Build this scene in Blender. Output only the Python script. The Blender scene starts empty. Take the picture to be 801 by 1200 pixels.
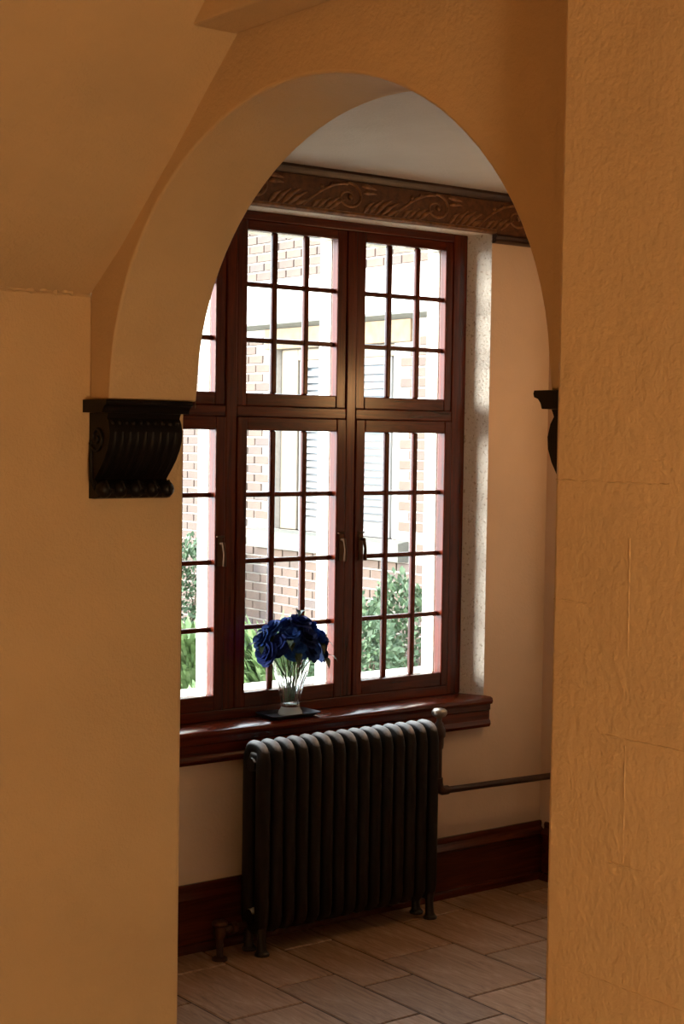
import bpy, math, random
from mathutils import Vector, Matrix
PI = math.pi
rnd = random.Random(7)
scn = bpy.context.scene
COL = scn.collection

# ------------------------------------------------------------------ camera
F_PX, YAW, PITCH, ROLL, EYE = 1870.2, math.radians(52.764), math.radians(-2.682), math.radians(0.8424), 1.8
vw = Vector((math.cos(YAW) * math.cos(PITCH), math.sin(YAW) * math.cos(PITCH), math.sin(PITCH)))
r0 = Vector((math.sin(YAW), -math.cos(YAW), 0.0))
u0 = r0.cross(vw)
rt = r0 * math.cos(ROLL) + u0 * math.sin(ROLL)
up = u0 * math.cos(ROLL) - r0 * math.sin(ROLL)
cam_data = bpy.data.cameras.new('camera')
cam_data.sensor_fit = 'AUTO'
cam_data.sensor_width = 36.0
cam_data.lens = F_PX / 1200.0 * 36.0
cam_data.clip_start = 0.05
cam_data.clip_end = 200
cam = bpy.data.objects.new('camera', cam_data)
COL.objects.link(cam)
cam.matrix_world = Matrix(((rt.x, up.x, -vw.x, 0), (rt.y, up.y, -vw.y, 0), (rt.z, up.z, -vw.z, EYE), (0, 0, 0, 1)))
scn.camera = cam

# ------------------------------------------------------------------ sky, lamps, exposure
world = bpy.data.worlds.new('overcast_sky')
scn.world = world
world.use_nodes = True
wn = world.node_tree
bg = wn.nodes['Background']
bg.inputs[0].default_value = (0.87, 0.935, 1.0, 1)
bg.inputs[1].default_value = 9.5

def lamp(name, loc, power, color, radius):
    d = bpy.data.lights.new(name, 'POINT')
    d.energy = power
    d.color = color
    d.shadow_soft_size = radius
    o = bpy.data.objects.new(name, d)
    o.location = loc
    COL.objects.link(o)
    return o

WARM = (1.0, 0.72, 0.42)
lamp('hall_lamp', (0.55, -1.25, 1.05), 138, WARM, 0.22)
lamp('hall_side_fill', (-1.20, 0.60, 1.20), 17, WARM, 0.22)  # unseen fill added as weak ambient light for the hall
lamp('bay_glow_fill', (4.50, 3.66, 2.00), 9, (1.0, 0.54, 0.22), 0.09)  # unseen warm light added for the orange glow on the window mullion
sun_d = bpy.data.lights.new('hazy_sun', 'SUN')
sun_d.energy = 15.0
sun_d.angle = math.radians(20)
sun_d.color = (1.0, 0.93, 0.82)
sun = bpy.data.objects.new('hazy_sun', sun_d)
sun.rotation_euler = Vector((0.91, -0.40, -0.13)).to_track_quat('-Z', 'Y').to_euler()
COL.objects.link(sun)

scn.view_settings.view_transform = 'Standard'
scn.view_settings.look = 'None'
scn.view_settings.exposure = 0.0
scn.view_settings.gamma = 1.0
scn.view_settings.use_curve_mapping = False

# ------------------------------------------------------------------ materials
def new_mat(name):
    m = bpy.data.materials.new(name)
    m.use_nodes = True
    nt = m.node_tree
    return m, nt, nt.nodes['Principled BSDF']

def node(nt, kind, **kw):
    n = nt.nodes.new(kind)
    for k, v in kw.items():
        setattr(n, k, v)
    return n

def coords(nt, scale=(1, 1, 1)):
    tc = node(nt, 'ShaderNodeTexCoord')
    mp = node(nt, 'ShaderNodeMapping')
    mp.inputs['Scale'].default_value = scale
    nt.links.new(tc.outputs['Object'], mp.inputs['Vector'])
    return mp.outputs['Vector']

def noise(nt, vec, scale, detail=4, rough=0.55, dist=0.0):
    n = node(nt, 'ShaderNodeTexNoise')
    n.inputs['Scale'].default_value = scale
    n.inputs['Detail'].default_value = detail
    n.inputs['Roughness'].default_value = rough
    n.inputs['Distortion'].default_value = dist
    nt.links.new(vec, n.inputs['Vector'])
    return n.outputs['Fac']

def ramp(nt, fac, stops):
    r = node(nt, 'ShaderNodeValToRGB')
    el = r.color_ramp.elements
    while len(el) < len(stops):
        el.new(0.5)
    for e, (p, c) in zip(el, stops):
        e.position = p
        e.color = (c[0], c[1], c[2], 1)
    nt.links.new(fac, r.inputs['Fac'])
    return r.outputs['Color']

def math_node(nt, op, a, b):
    n = node(nt, 'ShaderNodeMath', operation=op)
    for i, x in enumerate((a, b)):
        if isinstance(x, (int, float)):
            n.inputs[i].default_value = x
        else:
            nt.links.new(x, n.inputs[i])
    return n.outputs[0]

def bump(nt, bsdf, height, dist, strength=1.0):
    b = node(nt, 'ShaderNodeBump')
    b.inputs['Distance'].default_value = dist
    b.inputs['Strength'].default_value = strength
    nt.links.new(height, b.inputs['Height'])
    nt.links.new(b.outputs['Normal'], bsdf.inputs['Normal'])

def plaster(name, c, var=0.06, grain=1.0, trowel=1.0, rough=0.75):
    m, nt, b = new_mat(name)
    v = coords(nt)
    lo = tuple(x * (1 - var) for x in c)
    hi = tuple(min(1, x * (1 + var)) for x in c)
    nt.links.new(ramp(nt, noise(nt, v, 3.0, 5), [(0.3, lo), (0.7, hi)]), b.inputs['Base Color'])
    b.inputs['Roughness'].default_value = rough
    fine = noise(nt, v, 85, 3, 0.6)
    mid = noise(nt, v, 34, 4, 0.6, 0.6)
    gate = ramp(nt, noise(nt, v, 4.5, 3), [(0.45, (0, 0, 0)), (0.7, (1, 1, 1))])
    h = math_node(nt, 'MULTIPLY', fine, 0.85 * grain)
    t = math_node(nt, 'MULTIPLY', math_node(nt, 'MULTIPLY', mid, gate), 1.1 * trowel)
    h = math_node(nt, 'ADD', h, t)
    h = math_node(nt, 'ADD', h, math_node(nt, 'MULTIPLY', noise(nt, v, 9, 3), 0.6))
    bump(nt, b, h, 0.006, 0.48)
    return m

def wood(name, dark, light, axis='X', rough=0.24, scale=1.0, spec=0.36):
    m, nt, b = new_mat(name)
    sc = {'X': (1.5, 28, 28), 'Z': (28, 28, 1.5), 'Y': (28, 1.5, 28)}[axis]
    v = coords(nt, tuple(s * scale for s in sc))
    f = noise(nt, v, 1.6, 6, 0.65, 0.8)
    nt.links.new(ramp(nt, f, [(0.3, dark), (0.72, light)]), b.inputs['Base Color'])
    b.inputs['Roughness'].default_value = rough
    b.inputs['Specular IOR Level'].default_value = spec
    b.inputs['Coat Weight'].default_value = 0.05
    b.inputs['Coat Roughness'].default_value = 0.18
    bump(nt, b, f, 0.0012, 0.4)
    return m

def simple(name, c, rough=0.5, metal=0.0, var=0.15, scale=30, bd=0.0, bscale=60):
    m, nt, b = new_mat(name)
    v = coords(nt)
    nt.links.new(ramp(nt, noise(nt, v, scale, 4), [(0.3, tuple(x * (1 - var) for x in c)), (0.7, tuple(min(1, x * (1 + var)) for x in c))]), b.inputs['Base Color'])
    b.inputs['Roughness'].default_value = rough
    b.inputs['Metallic'].default_value = metal
    if bd:
        bump(nt, b, noise(nt, v, bscale, 4), bd, 0.8)
    return m

M = {}
M['hall'] = plaster('ochre_plaster', (0.60, 0.42, 0.225))
M['bay'] = plaster('cream_plaster', (0.71, 0.54, 0.39), grain=0.5, trowel=0.3)
M['white'] = plaster('white_ceiling_plaster', (0.54, 0.51, 0.48), grain=0.8, trowel=0.5)
def reveal_mat():
    m, nt, b = new_mat('pitted_white_reveal')
    v = coords(nt)
    f = noise(nt, v, 95, 3, 0.6)
    nt.links.new(ramp(nt, f, [(0.30, (0.45, 0.36, 0.27)), (0.43, (0.80, 0.76, 0.70))]), b.inputs['Base Color'])
    b.inputs['Roughness'].default_value = 0.8
    bump(nt, b, f, 0.006, 1.0)
    return m
M['reveal'] = reveal_mat()
M['wood_x'] = wood('mahogany_along', (0.022, 0.0026, 0.0008), (0.135, 0.016, 0.0024), 'X')
M['wood_z'] = wood('mahogany_upright', (0.022, 0.0026, 0.0008), (0.135, 0.016, 0.0024), 'Z')
M['wood_y'] = wood('mahogany_across', (0.022, 0.0026, 0.0008), (0.135, 0.016, 0.0024), 'Y')
M['base_x'] = wood('baseboard_wood', (0.030, 0.005, 0.002), (0.12, 0.024, 0.007), 'X', 0.26)
M['corbel'] = wood('black_carved_oak', (0.003, 0.002, 0.0015), (0.008, 0.005, 0.004), 'Z', 0.5, 1.0, 0.18)
M['frieze'] = simple('bronzed_frieze', (0.105, 0.038, 0.012), 0.5, 0.0, 0.45, 40, 0.002, 90)
M['gilt'] = simple('rubbed_gilt_relief', (0.21, 0.092, 0.032), 0.36, 0.0, 0.5, 45, 0.001, 120)
M['moulding'] = simple('dark_frieze_moulding', (0.035, 0.013, 0.006), 0.4, 0.0, 0.3, 30)
def iron_mat():
    m, nt, b = new_mat('bronze_painted_iron')
    v = coords(nt)
    base = ramp(nt, noise(nt, v, 25, 4), [(0.3, (0.006, 0.0045, 0.003)), (0.7, (0.013, 0.0095, 0.006))])
    top_daylight = ramp(nt, noise(nt, v, 18, 5), [(0.3, (0.36, 0.37, 0.38)), (0.7, (0.62, 0.63, 0.64))])
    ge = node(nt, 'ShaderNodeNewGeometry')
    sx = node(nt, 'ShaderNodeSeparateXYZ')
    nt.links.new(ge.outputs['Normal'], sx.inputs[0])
    k = ramp(nt, sx.outputs['Z'], [(0.35, (0, 0, 0)), (0.65, (1, 1, 1))])     # daylight on the up-facing iron, painted in as pale grey
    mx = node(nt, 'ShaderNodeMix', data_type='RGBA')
    nt.links.new(k, mx.inputs[0]); nt.links.new(base, mx.inputs[6]); nt.links.new(top_daylight, mx.inputs[7])
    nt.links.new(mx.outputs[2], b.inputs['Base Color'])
    b.inputs['Roughness'].default_value = 0.45
    b.inputs['Specular IOR Level'].default_value = 0.3
    bump(nt, b, noise(nt, v, 90, 4), 0.0006, 0.8)
    return m
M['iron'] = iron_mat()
M['iron_foot'] = simple('bronze_painted_foot', (0.015, 0.011, 0.008), 0.45, 0.0, 0.3, 25)
M['pipe'] = simple('brown_painted_pipe', (0.045, 0.020, 0.012), 0.42, 0.2, 0.3, 30)
M['brass'] = simple('dull_brass', (0.07, 0.032, 0.014), 0.5, 0.8, 0.3, 40)
M['nickel'] = simple('worn_nickel', (0.42, 0.36, 0.30), 0.32, 0.85, 0.2, 40)
M['stone_w'] = simple('white_painted_stone', (0.86, 0.83, 0.75), 0.7, 0, 0.05, 20, 0.002, 40)
M['mortar'] = simple('pale_mortar', (0.27, 0.245, 0.22), 0.9, 0, 0.1, 40)
M['sillstone'] = simple('grey_limestone', (0.12, 0.12, 0.105), 0.85, 0, 0.12, 15, 0.003, 50)
M['lintel'] = simple('orange_brick_lintel', (0.17, 0.115, 0.07), 0.85, 0, 0.2, 12)
M['cream'] = simple('cream_paint', (0.17, 0.14, 0.105), 0.6, 0, 0.06, 8)
M['shutter'] = simple('white_shutter_paint', (0.15, 0.15, 0.155), 0.5, 0, 0.04, 8)
M['dark_glass'] = simple('blue_grey_window_glass', (0.25, 0.30, 0.36), 0.1, 0, 0.1, 3)
M['lawn'] = simple('pale_lawn', (0.12, 0.125, 0.085), 0.95, 0, 0.35, 14, 0.01, 60)
M['tray'] = simple('black_lacquer_tray', (0.020, 0.024, 0.032), 0.3, 0, 0.2, 30)
M['stem'] = simple('green_stem', (0.06, 0.14, 0.03), 0.45, 0, 0.3, 60)
M['rose_leaf'] = simple('dark_rose_leaf', (0.02, 0.045, 0.02), 0.5, 0, 0.3, 60)
def rose_mat(i, c):
    m = simple('blue_rose_petal_%s' % 'abc'[i], c, 0.7, 0, 0.35, 60)
    m.node_tree.nodes['Principled BSDF'].inputs['Specular IOR Level'].default_value = 0.12
    return m
M['rose'] = [rose_mat(0, (0.022, 0.07, 0.30)), rose_mat(1, (0.030, 0.12, 0.48)), rose_mat(2, (0.016, 0.032, 0.17))]

def brick_mat():
    m, nt, b = new_mat('red_brick')
    oi = node(nt, 'ShaderNodeObjectInfo')
    v = coords(nt)
    base = ramp(nt, noise(nt, v, 5.5, 2), [(0.25, (0.070, 0.052, 0.050)), (0.5, (0.105, 0.070, 0.055)), (0.75, (0.105, 0.083, 0.074))])
    tone = ramp(nt, oi.outputs['Random'], [(0.0, (0.075, 0.068, 0.072)), (0.3, (0.11, 0.075, 0.058)), (0.65, (0.125, 0.09, 0.073)), (1.0, (0.088, 0.063, 0.055))])
    mx = node(nt, 'ShaderNodeMix', data_type='RGBA')
    mx.inputs[0].default_value = 0.55
    nt.links.new(base, mx.inputs[6]); nt.links.new(tone, mx.inputs[7])
    nt.links.new(mx.outputs[2], b.inputs['Base Color'])
    b.inputs['Roughness'].default_value = 0.9
    bump(nt, b, noise(nt, v, 60, 4), 0.004, 0.7)
    return m
M['brick'] = brick_mat()

def tile_mat():
    m, nt, b = new_mat('worn_floor_tile')
    oi = node(nt, 'ShaderNodeObjectInfo')
    v = coords(nt, (14, 2.0, 6))
    off = node(nt, 'ShaderNodeVectorMath', operation='ADD')
    nt.links.new(v, off.inputs[0]); nt.links.new(oi.outputs['Location'], off.inputs[1])
    f = noise(nt, off.outputs[0], 2.4, 7, 0.7, 1.0)
    g = ramp(nt, f, [(0.28, (0.14, 0.070, 0.036)), (0.5, (0.31, 0.185, 0.108)), (0.75, (0.45, 0.32, 0.225))])
    hsv = node(nt, 'ShaderNodeHueSaturation')
    nt.links.new(g, hsv.inputs['Color'])
    nt.links.new(math_node(nt, 'ADD', math_node(nt, 'MULTIPLY', oi.outputs['Random'], 0.4), 0.8), hsv.inputs['Value'])
    nt.links.new(hsv.outputs[0], b.inputs['Base Color'])
    b.inputs['Roughness'].default_value = 0.42
    bump(nt, b, f, 0.0025, 0.5)
    return m
M['tile'] = tile_mat()
M['grout'] = simple('dark_grout', (0.06, 0.04, 0.028), 0.9, 0, 0.2, 50)

def leaf_mat(name, a, b_, c):
    m, nt, b = new_mat(name)
    v = coords(nt)
    nt.links.new(ramp(nt, noise(nt, v, 9, 3), [(0.3, a), (0.5, b_), (0.7, c)]), b.inputs['Base Color'])
    b.inputs['Roughness'].default_value = 0.6
    return m
M['leaf_dark'] = leaf_mat('dark_shrub_leaf', (0.034, 0.062, 0.036), (0.065, 0.115, 0.058), (0.115, 0.165, 0.095))
M['leaf_light'] = leaf_mat('light_shrub_leaf', (0.075, 0.145, 0.045), (0.14, 0.225, 0.085), (0.20, 0.28, 0.14))
M['bark'] = simple('bark', (0.10, 0.07, 0.05), 0.9, 0, 0.3, 40)

def pane_mat():
    m, nt, b = new_mat('clear_window_glass')
    tr = node(nt, 'ShaderNodeBsdfTransparent')
    gl = node(nt, 'ShaderNodeBsdfGlossy')
    gl.inputs['Roughness'].default_value = 0.02
    fr = node(nt, 'ShaderNodeFresnel')
    fr.inputs['IOR'].default_value = 1.45
    tr.inputs[0].default_value = (0.97, 0.985, 0.98, 1)
    mx = node(nt, 'ShaderNodeMixShader')
    # plate with two parallel faces: light leaves as it came in, so only the entry face reflects
    ge = node(nt, 'ShaderNodeNewGeometry')
    front = math_node(nt, 'SUBTRACT', 1.0, ge.outputs['Backfacing'])
    nt.links.new(math_node(nt, 'MULTIPLY', fr.outputs[0], front), mx.inputs[0]); nt.links.new(tr.outputs[0], mx.inputs[1]); nt.links.new(gl.outputs[0], mx.inputs[2])
    nt.links.new(mx.outputs[0], nt.nodes['Material Output'].inputs['Surface'])
    return m
M['pane'] = pane_mat()
def vase_mat():
    m, nt, b = new_mat('cut_crystal')
    b.inputs['Base Color'].default_value = (0.96, 0.99, 0.97, 1)
    b.inputs['Transmission Weight'].default_value = 1.0
    b.inputs['Roughness'].default_value = 0.03
    b.inputs['IOR'].default_value = 1.45
    return m
M['crystal'] = vase_mat()
fm_, fnt, fb = new_mat('frosted_crystal')
fb.inputs['Base Color'].default_value = (0.80, 0.90, 0.84, 1)
fb.inputs['Transmission Weight'].default_value = 0.75
fb.inputs['Roughness'].default_value = 0.35
M['frosted'] = fm_

# ------------------------------------------------------------------ mesh helpers
class MB:
    def __init__(self):
        self.v, self.f, self.mi = [], [], []
    def add(self, verts, faces, mi=0):
        o = len(self.v)
        self.v += [tuple(p) for p in verts]
        self.f += [tuple(i + o for i in q) for q in faces]
        self.mi += [mi] * len(faces)
        return self
    def box(self, x0, x1, y0, y1, z0, z1, mi=0):
        vs = [(x, y, z) for z in (z0, z1) for y in (y0, y1) for x in (x0, x1)]
        return self.add(vs, [(0, 2, 3, 1), (4, 5, 7, 6), (0, 1, 5, 4), (2, 6, 7, 3), (0, 4, 6, 2), (1, 3, 7, 5)], mi)
    def prism(self, poly, axis, a, b, mi=0):
        """2-D polygon (counter-clockwise) pushed along an axis from a to b."""
        put = {'X': lambda p, t: (t, p[0], p[1]), 'Y': lambda p, t: (p[1], t, p[0]), 'Z': lambda p, t: (p[0], p[1], t)}[axis]
        n = len(poly)
        vs = [put(p, a) for p in poly] + [put(p, b) for p in poly]
        fs = [tuple(reversed(range(n))), tuple(range(n, 2 * n))]
        fs += [(i, (i + 1) % n, n + (i + 1) % n, n + i) for i in range(n)]
        return self.add(vs, fs, mi)
    def tube(self, path, rad, seg=8, flat=None, cap=True, closed=False, mi=0):
        """round (or flattened) tube along a path; rad may be one number or one per point."""
        P = [Vector(p) for p in path]
        n = len(P)
        rs = rad if isinstance(rad, (list, tuple)) else [rad] * n
        vs, fs = [], []
        ref = None
        for i in range(n):
            if closed:
                t = (P[(i + 1) % n] - P[i - 1]).normalized()
            else:
                t = (P[min(i + 1, n - 1)] - P[max(i - 1, 0)]).normalized()
            if ref is None:
                ref = Vector((0, 0, 1)) if abs(t.z) < 0.9 else Vector((1, 0, 0))
            a = (ref - t * ref.dot(t))
            if a.length < 1e-6:
                a = t.orthogonal()
            a.normalize(); ref = a
            b = t.cross(a)
            for k in range(seg):
                w = 2 * PI * k / seg
                off = a * math.cos(w) * rs[i] + b * math.sin(w) * rs[i]
                if flat:
                    off = Vector((off.x * flat[0], off.y * flat[1], off.z * flat[2]))
                vs.append(P[i] + off)
        m = n if closed else n - 1
        for i in range(m):
            j = (i + 1) % n
            for k in range(seg):
                l = (k + 1) % seg
                fs.append((i * seg + k, i * seg + l, j * seg + l, j * seg + k))
        if cap and not closed:
            fs.append(tuple(reversed(range(seg))))
            fs.append(tuple((n - 1) * seg + k for k in range(seg)))
        return self.add(vs, fs, mi)
    def lathe(self, prof, c, seg=24, close=False, mi=0):
        vs, fs = [], []
        for r, z in prof:
            for k in range(seg):
                w = 2 * PI * k / seg
                vs.append((c[0] + r * math.cos(w), c[1] + r * math.sin(w), c[2] + z))
        n = len(prof)
        for i in range(n if close else n - 1):
            j = (i + 1) % n
            for k in range(seg):
                l = (k + 1) % seg
                fs.append((i * seg + k, i * seg + l, j * seg + l, j * seg + k))
        if not close:
            if prof[0][0] > 1e-6: fs.append(tuple(reversed(range(seg))))
            if prof[-1][0] > 1e-6: fs.append(tuple((n - 1) * seg + k for k in range(seg)))
        return self.add(vs, fs, mi)
    def ball(self, c, r, seg=10, rings=6, mi=0):
        r = r if isinstance(r, (list, tuple)) else (r, r, r)
        vs = [(c[0], c[1], c[2] - r[2])]
        for i in range(1, rings):
            a = -PI / 2 + PI * i / rings
            for k in range(seg):
                w = 2 * PI * k / seg
                vs.append((c[0] + r[0] * math.cos(a) * math.cos(w), c[1] + r[1] * math.cos(a) * math.sin(w), c[2] + r[2] * math.sin(a)))
        vs.append((c[0], c[1], c[2] + r[2]))
        fs = [(0, 1 + (k + 1) % seg, 1 + k) for k in range(seg)]
        for i in range(rings - 2):
            for k in range(seg):
                l = (k + 1) % seg
                fs.append((1 + i * seg + k, 1 + i * seg + l, 1 + (i + 1) * seg + l, 1 + (i + 1) * seg + k))
        t = len(vs) - 1
        b = 1 + (rings - 2) * seg
        fs += [(b + k, b + (k + 1) % seg, t) for k in range(seg)]
        return self.add(vs, fs, mi)
    def mesh(self, name, mats, smooth=None):
        me = bpy.data.meshes.new(name)
        me.from_pydata(self.v, [], self.f)
        for m in (mats if isinstance(mats, (list, tuple)) else [mats]):
            me.materials.append(m)
        if any(self.mi):
            me.polygons.foreach_set('material_index', self.mi)
        if smooth is not None:
            me.polygons.foreach_set('use_smooth', [True] * len(me.polygons))
            if smooth < 180:
                me.set_sharp_from_angle(angle=math.radians(smooth))
        me.update()
        return me

def link(name, me, parent=None, loc=None):
    o = bpy.data.objects.new(name, me)
    COL.objects.link(o)
    if parent is not None: o.parent = parent
    if loc is not None: o.location = loc
    return o

def part(name, mb, mat, parent=None, smooth=None, bevel=0.0, seg=2, loc=None):
    o = link(name, mb.mesh(name, mat, smooth), parent, loc)
    if bevel:
        b = o.modifiers.new('bevel', 'BEVEL')
        b.width = bevel; b.segments = seg; b.limit_method = 'ANGLE'; b.angle_limit = math.radians(38)
    return o

def empty(name, loc=(0, 0, 0)):
    o = bpy.data.objects.new(name, None)
    o.empty_display_size = 0.1
    o.location = loc
    COL.objects.link(o)
    return o

def tag(o, label, cat, group=None, kind=None):
    if label: o['label'] = label
    if cat: o['category'] = cat
    if group: o['group'] = group
    if kind: o['kind'] = kind
    return o

def structure(o, label=None, cat=None):
    o['kind'] = 'structure'
    if label: o['label'] = label
    if cat: o['category'] = cat
    return o

def lumpy(mb, a, b, r, step=0.012, jit=0.5):
    """an uneven bead of plaster between two points"""
    a, b = Vector(a), Vector(b)
    n = max(2, int((b - a).length / step))
    path, rad = [], []
    for i in range(n + 1):
        p = a.lerp(b, i / n)
        path.append(p + Vector((0, 0, rnd.uniform(-1, 1) * r * jit)))
        rad.append(r * rnd.uniform(1 - jit, 1 + jit))
    mb.tube(path, rad, 6)

# ------------------------------------------------------------------ setting: the hall in front
XN, XF, XO = 1.824, 2.064, 1.716          # arch faces, face of pilaster and beam
YL, YR, YP = 3.40, 1.755, 1.7285          # side walls of the arch, edge of the pilaster
ZS = 1.88                                 # top of the corbels
wl = part('wall_left', MB().box(-3.2, 2.09, YL, YL + 0.25, 0, 2.135), M['hall'], bevel=0.012)
structure(wl, 'ochre rough-plastered wall carrying the left black corbel', 'wall')
seam = MB()
lumpy(seam, (1.2, YL - 0.0005, 2.134), (1.775, YL - 0.0005, 2.133), 0.0055, 0.007, 0.7)
part('plaster_seam', seam, M['hall'], wl, 60)

sl = [(YL, 2.13), (3.25, 2.233), (3.04, 2.402), (2.90, 2.522), (2.778, 2.623), (2.24, 3.08), (-1.7, 3.08), (-1.7, 3.25), (YL + 0.25, 3.25), (YL + 0.25, 2.13)]
ce = part('ceiling', MB().prism(sl, 'X', -3.2, XN), M['hall'], smooth=25)
structure(ce, 'ochre sloping plaster ceiling rising from the left wall', 'ceiling')

# arch wall: an elliptical opening that springs from the corbel tops
ell = []
yc, ra, rb = (3.303 + 1.853) / 2, (3.303 - 1.853) / 2, 2.498 - ZS
NS = 48
for i in range(NS + 1):
    t = PI * i / NS
    ell.append((yc + ra * math.cos(t), ZS + rb * math.sin(t)))
am = MB()
vs, fs = [], []
TOP = 3.1
cols = [(YL, ZS)] + ell + [(YR, ZS)]
n = len(cols)
for X in (XN, XF):
    for y, z in cols: vs.append((X, y, z))
    for y, z in cols: vs.append((X, y, TOP))
for i in range(n - 1):
    fs.append((i, i + n, i + 1 + n, i + 1))                                   # near face
    fs.append((2 * n + i, 2 * n + i + 1, 3 * n + i + 1, 3 * n + i))           # far face
    fs.append((i, i + 1, 2 * n + i + 1, 2 * n + i))                           # underside
    fs.append((n + i, 3 * n + i, 3 * n + i + 1, n + i + 1))                   # top
fs.append((0, 2 * n, 3 * n, n))
am.add(vs, fs)
am.v = [tuple(p) for p in am.v]
# pier on the right, joined to the last column of the strip
k = len(am.v)
l0, l1, f0, f1 = n - 1, 2 * n - 1, 3 * n - 1, 4 * n - 1
am.v += [(XN, YR, 0), (XF, YR, 0), (XN, -1.7, 0), (XF, -1.7, 0), (XN, -1.7, TOP), (XF, -1.7, TOP), (XN, -1.7, ZS), (XF, -1.7, ZS)]
pf = [(l0, k + 6, k + 2, k), (l0, l1, k + 4, k + 6), (f0, k + 1, k + 3, k + 7), (f0, k + 7, k + 5, f1), (l0, k, k + 1, f0), (k, k + 2, k + 3, k + 1),
      (l1, f1, k + 5, k + 4), (k + 6, k + 7, k + 3, k + 2), (k + 4, k + 5, k + 7, k + 6)]
am.f += pf
am.mi += [0] * len(pf)
aw = part('wall_arch', am, M['hall'], bevel=0.007, seg=3)
structure(aw, 'thick ochre plaster wall pierced by the round-headed arch', 'wall')

wr = part('wall_right', MB().box(XO, XN, -1.7, YP, 0, 3.08), M['hall'], bevel=0.008)
structure(wr, 'near ochre plaster wall with faint block joints, right of the arch', 'wall')
for ya, yb, z in ((YP - 0.004, 1.50, 1.7405), (YP - 0.004, 1.655, 1.560), (1.62, 1.20, 1.370), (1.60, 1.535, 1.1845), (1.70, 1.20, 1.0055)):
    m_ = MB(); lumpy(m_, (XO, ya, z), (XO, yb, z), 0.0009, 0.008, 0.8)
    part('joint', m_, M['hall'], wr, 60)
for za, zb in ((1.19, 1.36), (1.49, 1.66)):
    m_ = MB(); lumpy(m_, (XO, 1.572, za), (XO, 1.573, zb), 0.0009, 0.008, 0.8)
    part('joint', m_, M['hall'], wr, 60)
bmx = part('trim_1', MB().box(XO, XN, YP, YL, 2.623, 3.08), M['hall'], bevel=0.006)
structure(bmx, 'plastered beam crossing above the arch', 'beam')
structure(part('wall_back', MB().box(-3.4, -3.2, -1.9, YL + 0.25, 0, 3.25), M['hall']), 'ochre wall behind the viewer', 'wall')
structure(part('wall_near', MB().box(-3.2, XF, -1.9, -1.7, 0, 3.25), M['hall']), 'ochre wall on the near side of the hall', 'wall')

# ------------------------------------------------------------------ setting: the window bay
YW, YFR, XR, ZC = 4.69, 4.785, 4.612, 2.766
RX0, RX1, ZH = 2.52, 4.287, 2.606         # reveal at the wall face
FX0, FX1 = 2.558, 4.245                   # reveal at the frame
ZSILL = 0.78
wm = MB()
wm.prism([(RX1, YW), (XR + 0.2, YW), (XR + 0.2, 4.93), (FX1, 4.93), (FX1, YFR)], 'Z', 0, ZH)
wm.mi[-1] = 1; wm.mi[-2] = 1
wm.prism([(2.09, YW), (RX0, YW), (FX0, YFR), (FX0, 4.93), (2.09, 4.93)], 'Z', 0, ZH)
wm.mi[-3] = 1; wm.mi[-4] = 1
wm.box(RX0, RX1, YW, 4.93, 0, 0.66)
wm.box(2.09, XR + 0.2, YW, 4.93, ZH, 3.0)
wm.mi[-6] = 1
ww = part('wall_window', wm, [M['bay'], M['reveal']])
structure(ww, 'cream plaster wall around the casement window', 'wall')
structure(part('wall_bay_right', MB().box(XR, XR + 0.2, -0.2, YW, 0, 3.0), M['bay']), 'cream plaster wall at the right end of the bay', 'wall')
structure(part('wall_bay_left', MB().box(1.95, 2.09, YL + 0.25, 4.93, 0, 3.0), M['bay']), 'cream plaster wall at the left end of the bay', 'wall')
structure(part('wall_bay_near', MB().box(XF, XR, -0.4, -0.2, 0, 3.0), M['bay']), 'cream wall closing the bay on the near side', 'wall')
structure(part('ceiling_bay', MB().box(XF, XR, -0.2, YW, ZC, ZC + 0.2), M['white']), 'off-white plaster ceiling above the window bay', 'ceiling')

# floor slab and tiles
fl = part('floor', MB().box(-3.4, XR + 0.2, -1.9, 4.93, -0.12, -0.004), M['grout'])
structure(fl, 'worn brown tiled floor of the bay', 'floor')
lines = [2.06, 2.36, 2.66, 2.957, 3.198, 3.413, 3.745, 4.052, 4.351, 4.612]
phase = [0.0, 0.22, 4.047, 4.208, 4.056, 4.228, 4.067, 4.258, 4.10]
tile_mesh = {}
for ci in range(len(lines) - 1):
    xa, xb = lines[ci] + 0.003, lines[ci + 1] - 0.003
    w = xb - xa
    L = 0.4475
    y = phase[ci] % L - L
    while y < YW:
        y0, y1 = max(y, -0.2) + 0.0025, min(y + L, YW) - 0.0025
        if y1 - y0 > 0.03 and y1 > 0.9:
            mb = MB()
            hw, hl, c = w / 2, (y1 - y0) / 2, 0.004
            vs = [(-hw, -hl, -0.005), (hw, -hl, -0.005), (hw, hl, -0.005), (-hw, hl, -0.005),
                  (-hw + c, -hl + c, 0), (hw - c, -hl + c, 0), (hw - c, hl - c, 0), (-hw + c, hl - c, 0)]
            mb.add(vs, [(4, 5, 6, 7), (0, 1, 5, 4), (1, 2, 6, 5), (2, 3, 7, 6), (3, 0, 4, 7), (3, 2, 1, 0)])
            part('tile', mb, M['tile'], fl, loc=(xa + hw, (y0 + y1) / 2, rnd.uniform(-0.0012, 0.0004)))
        y += L

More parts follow.
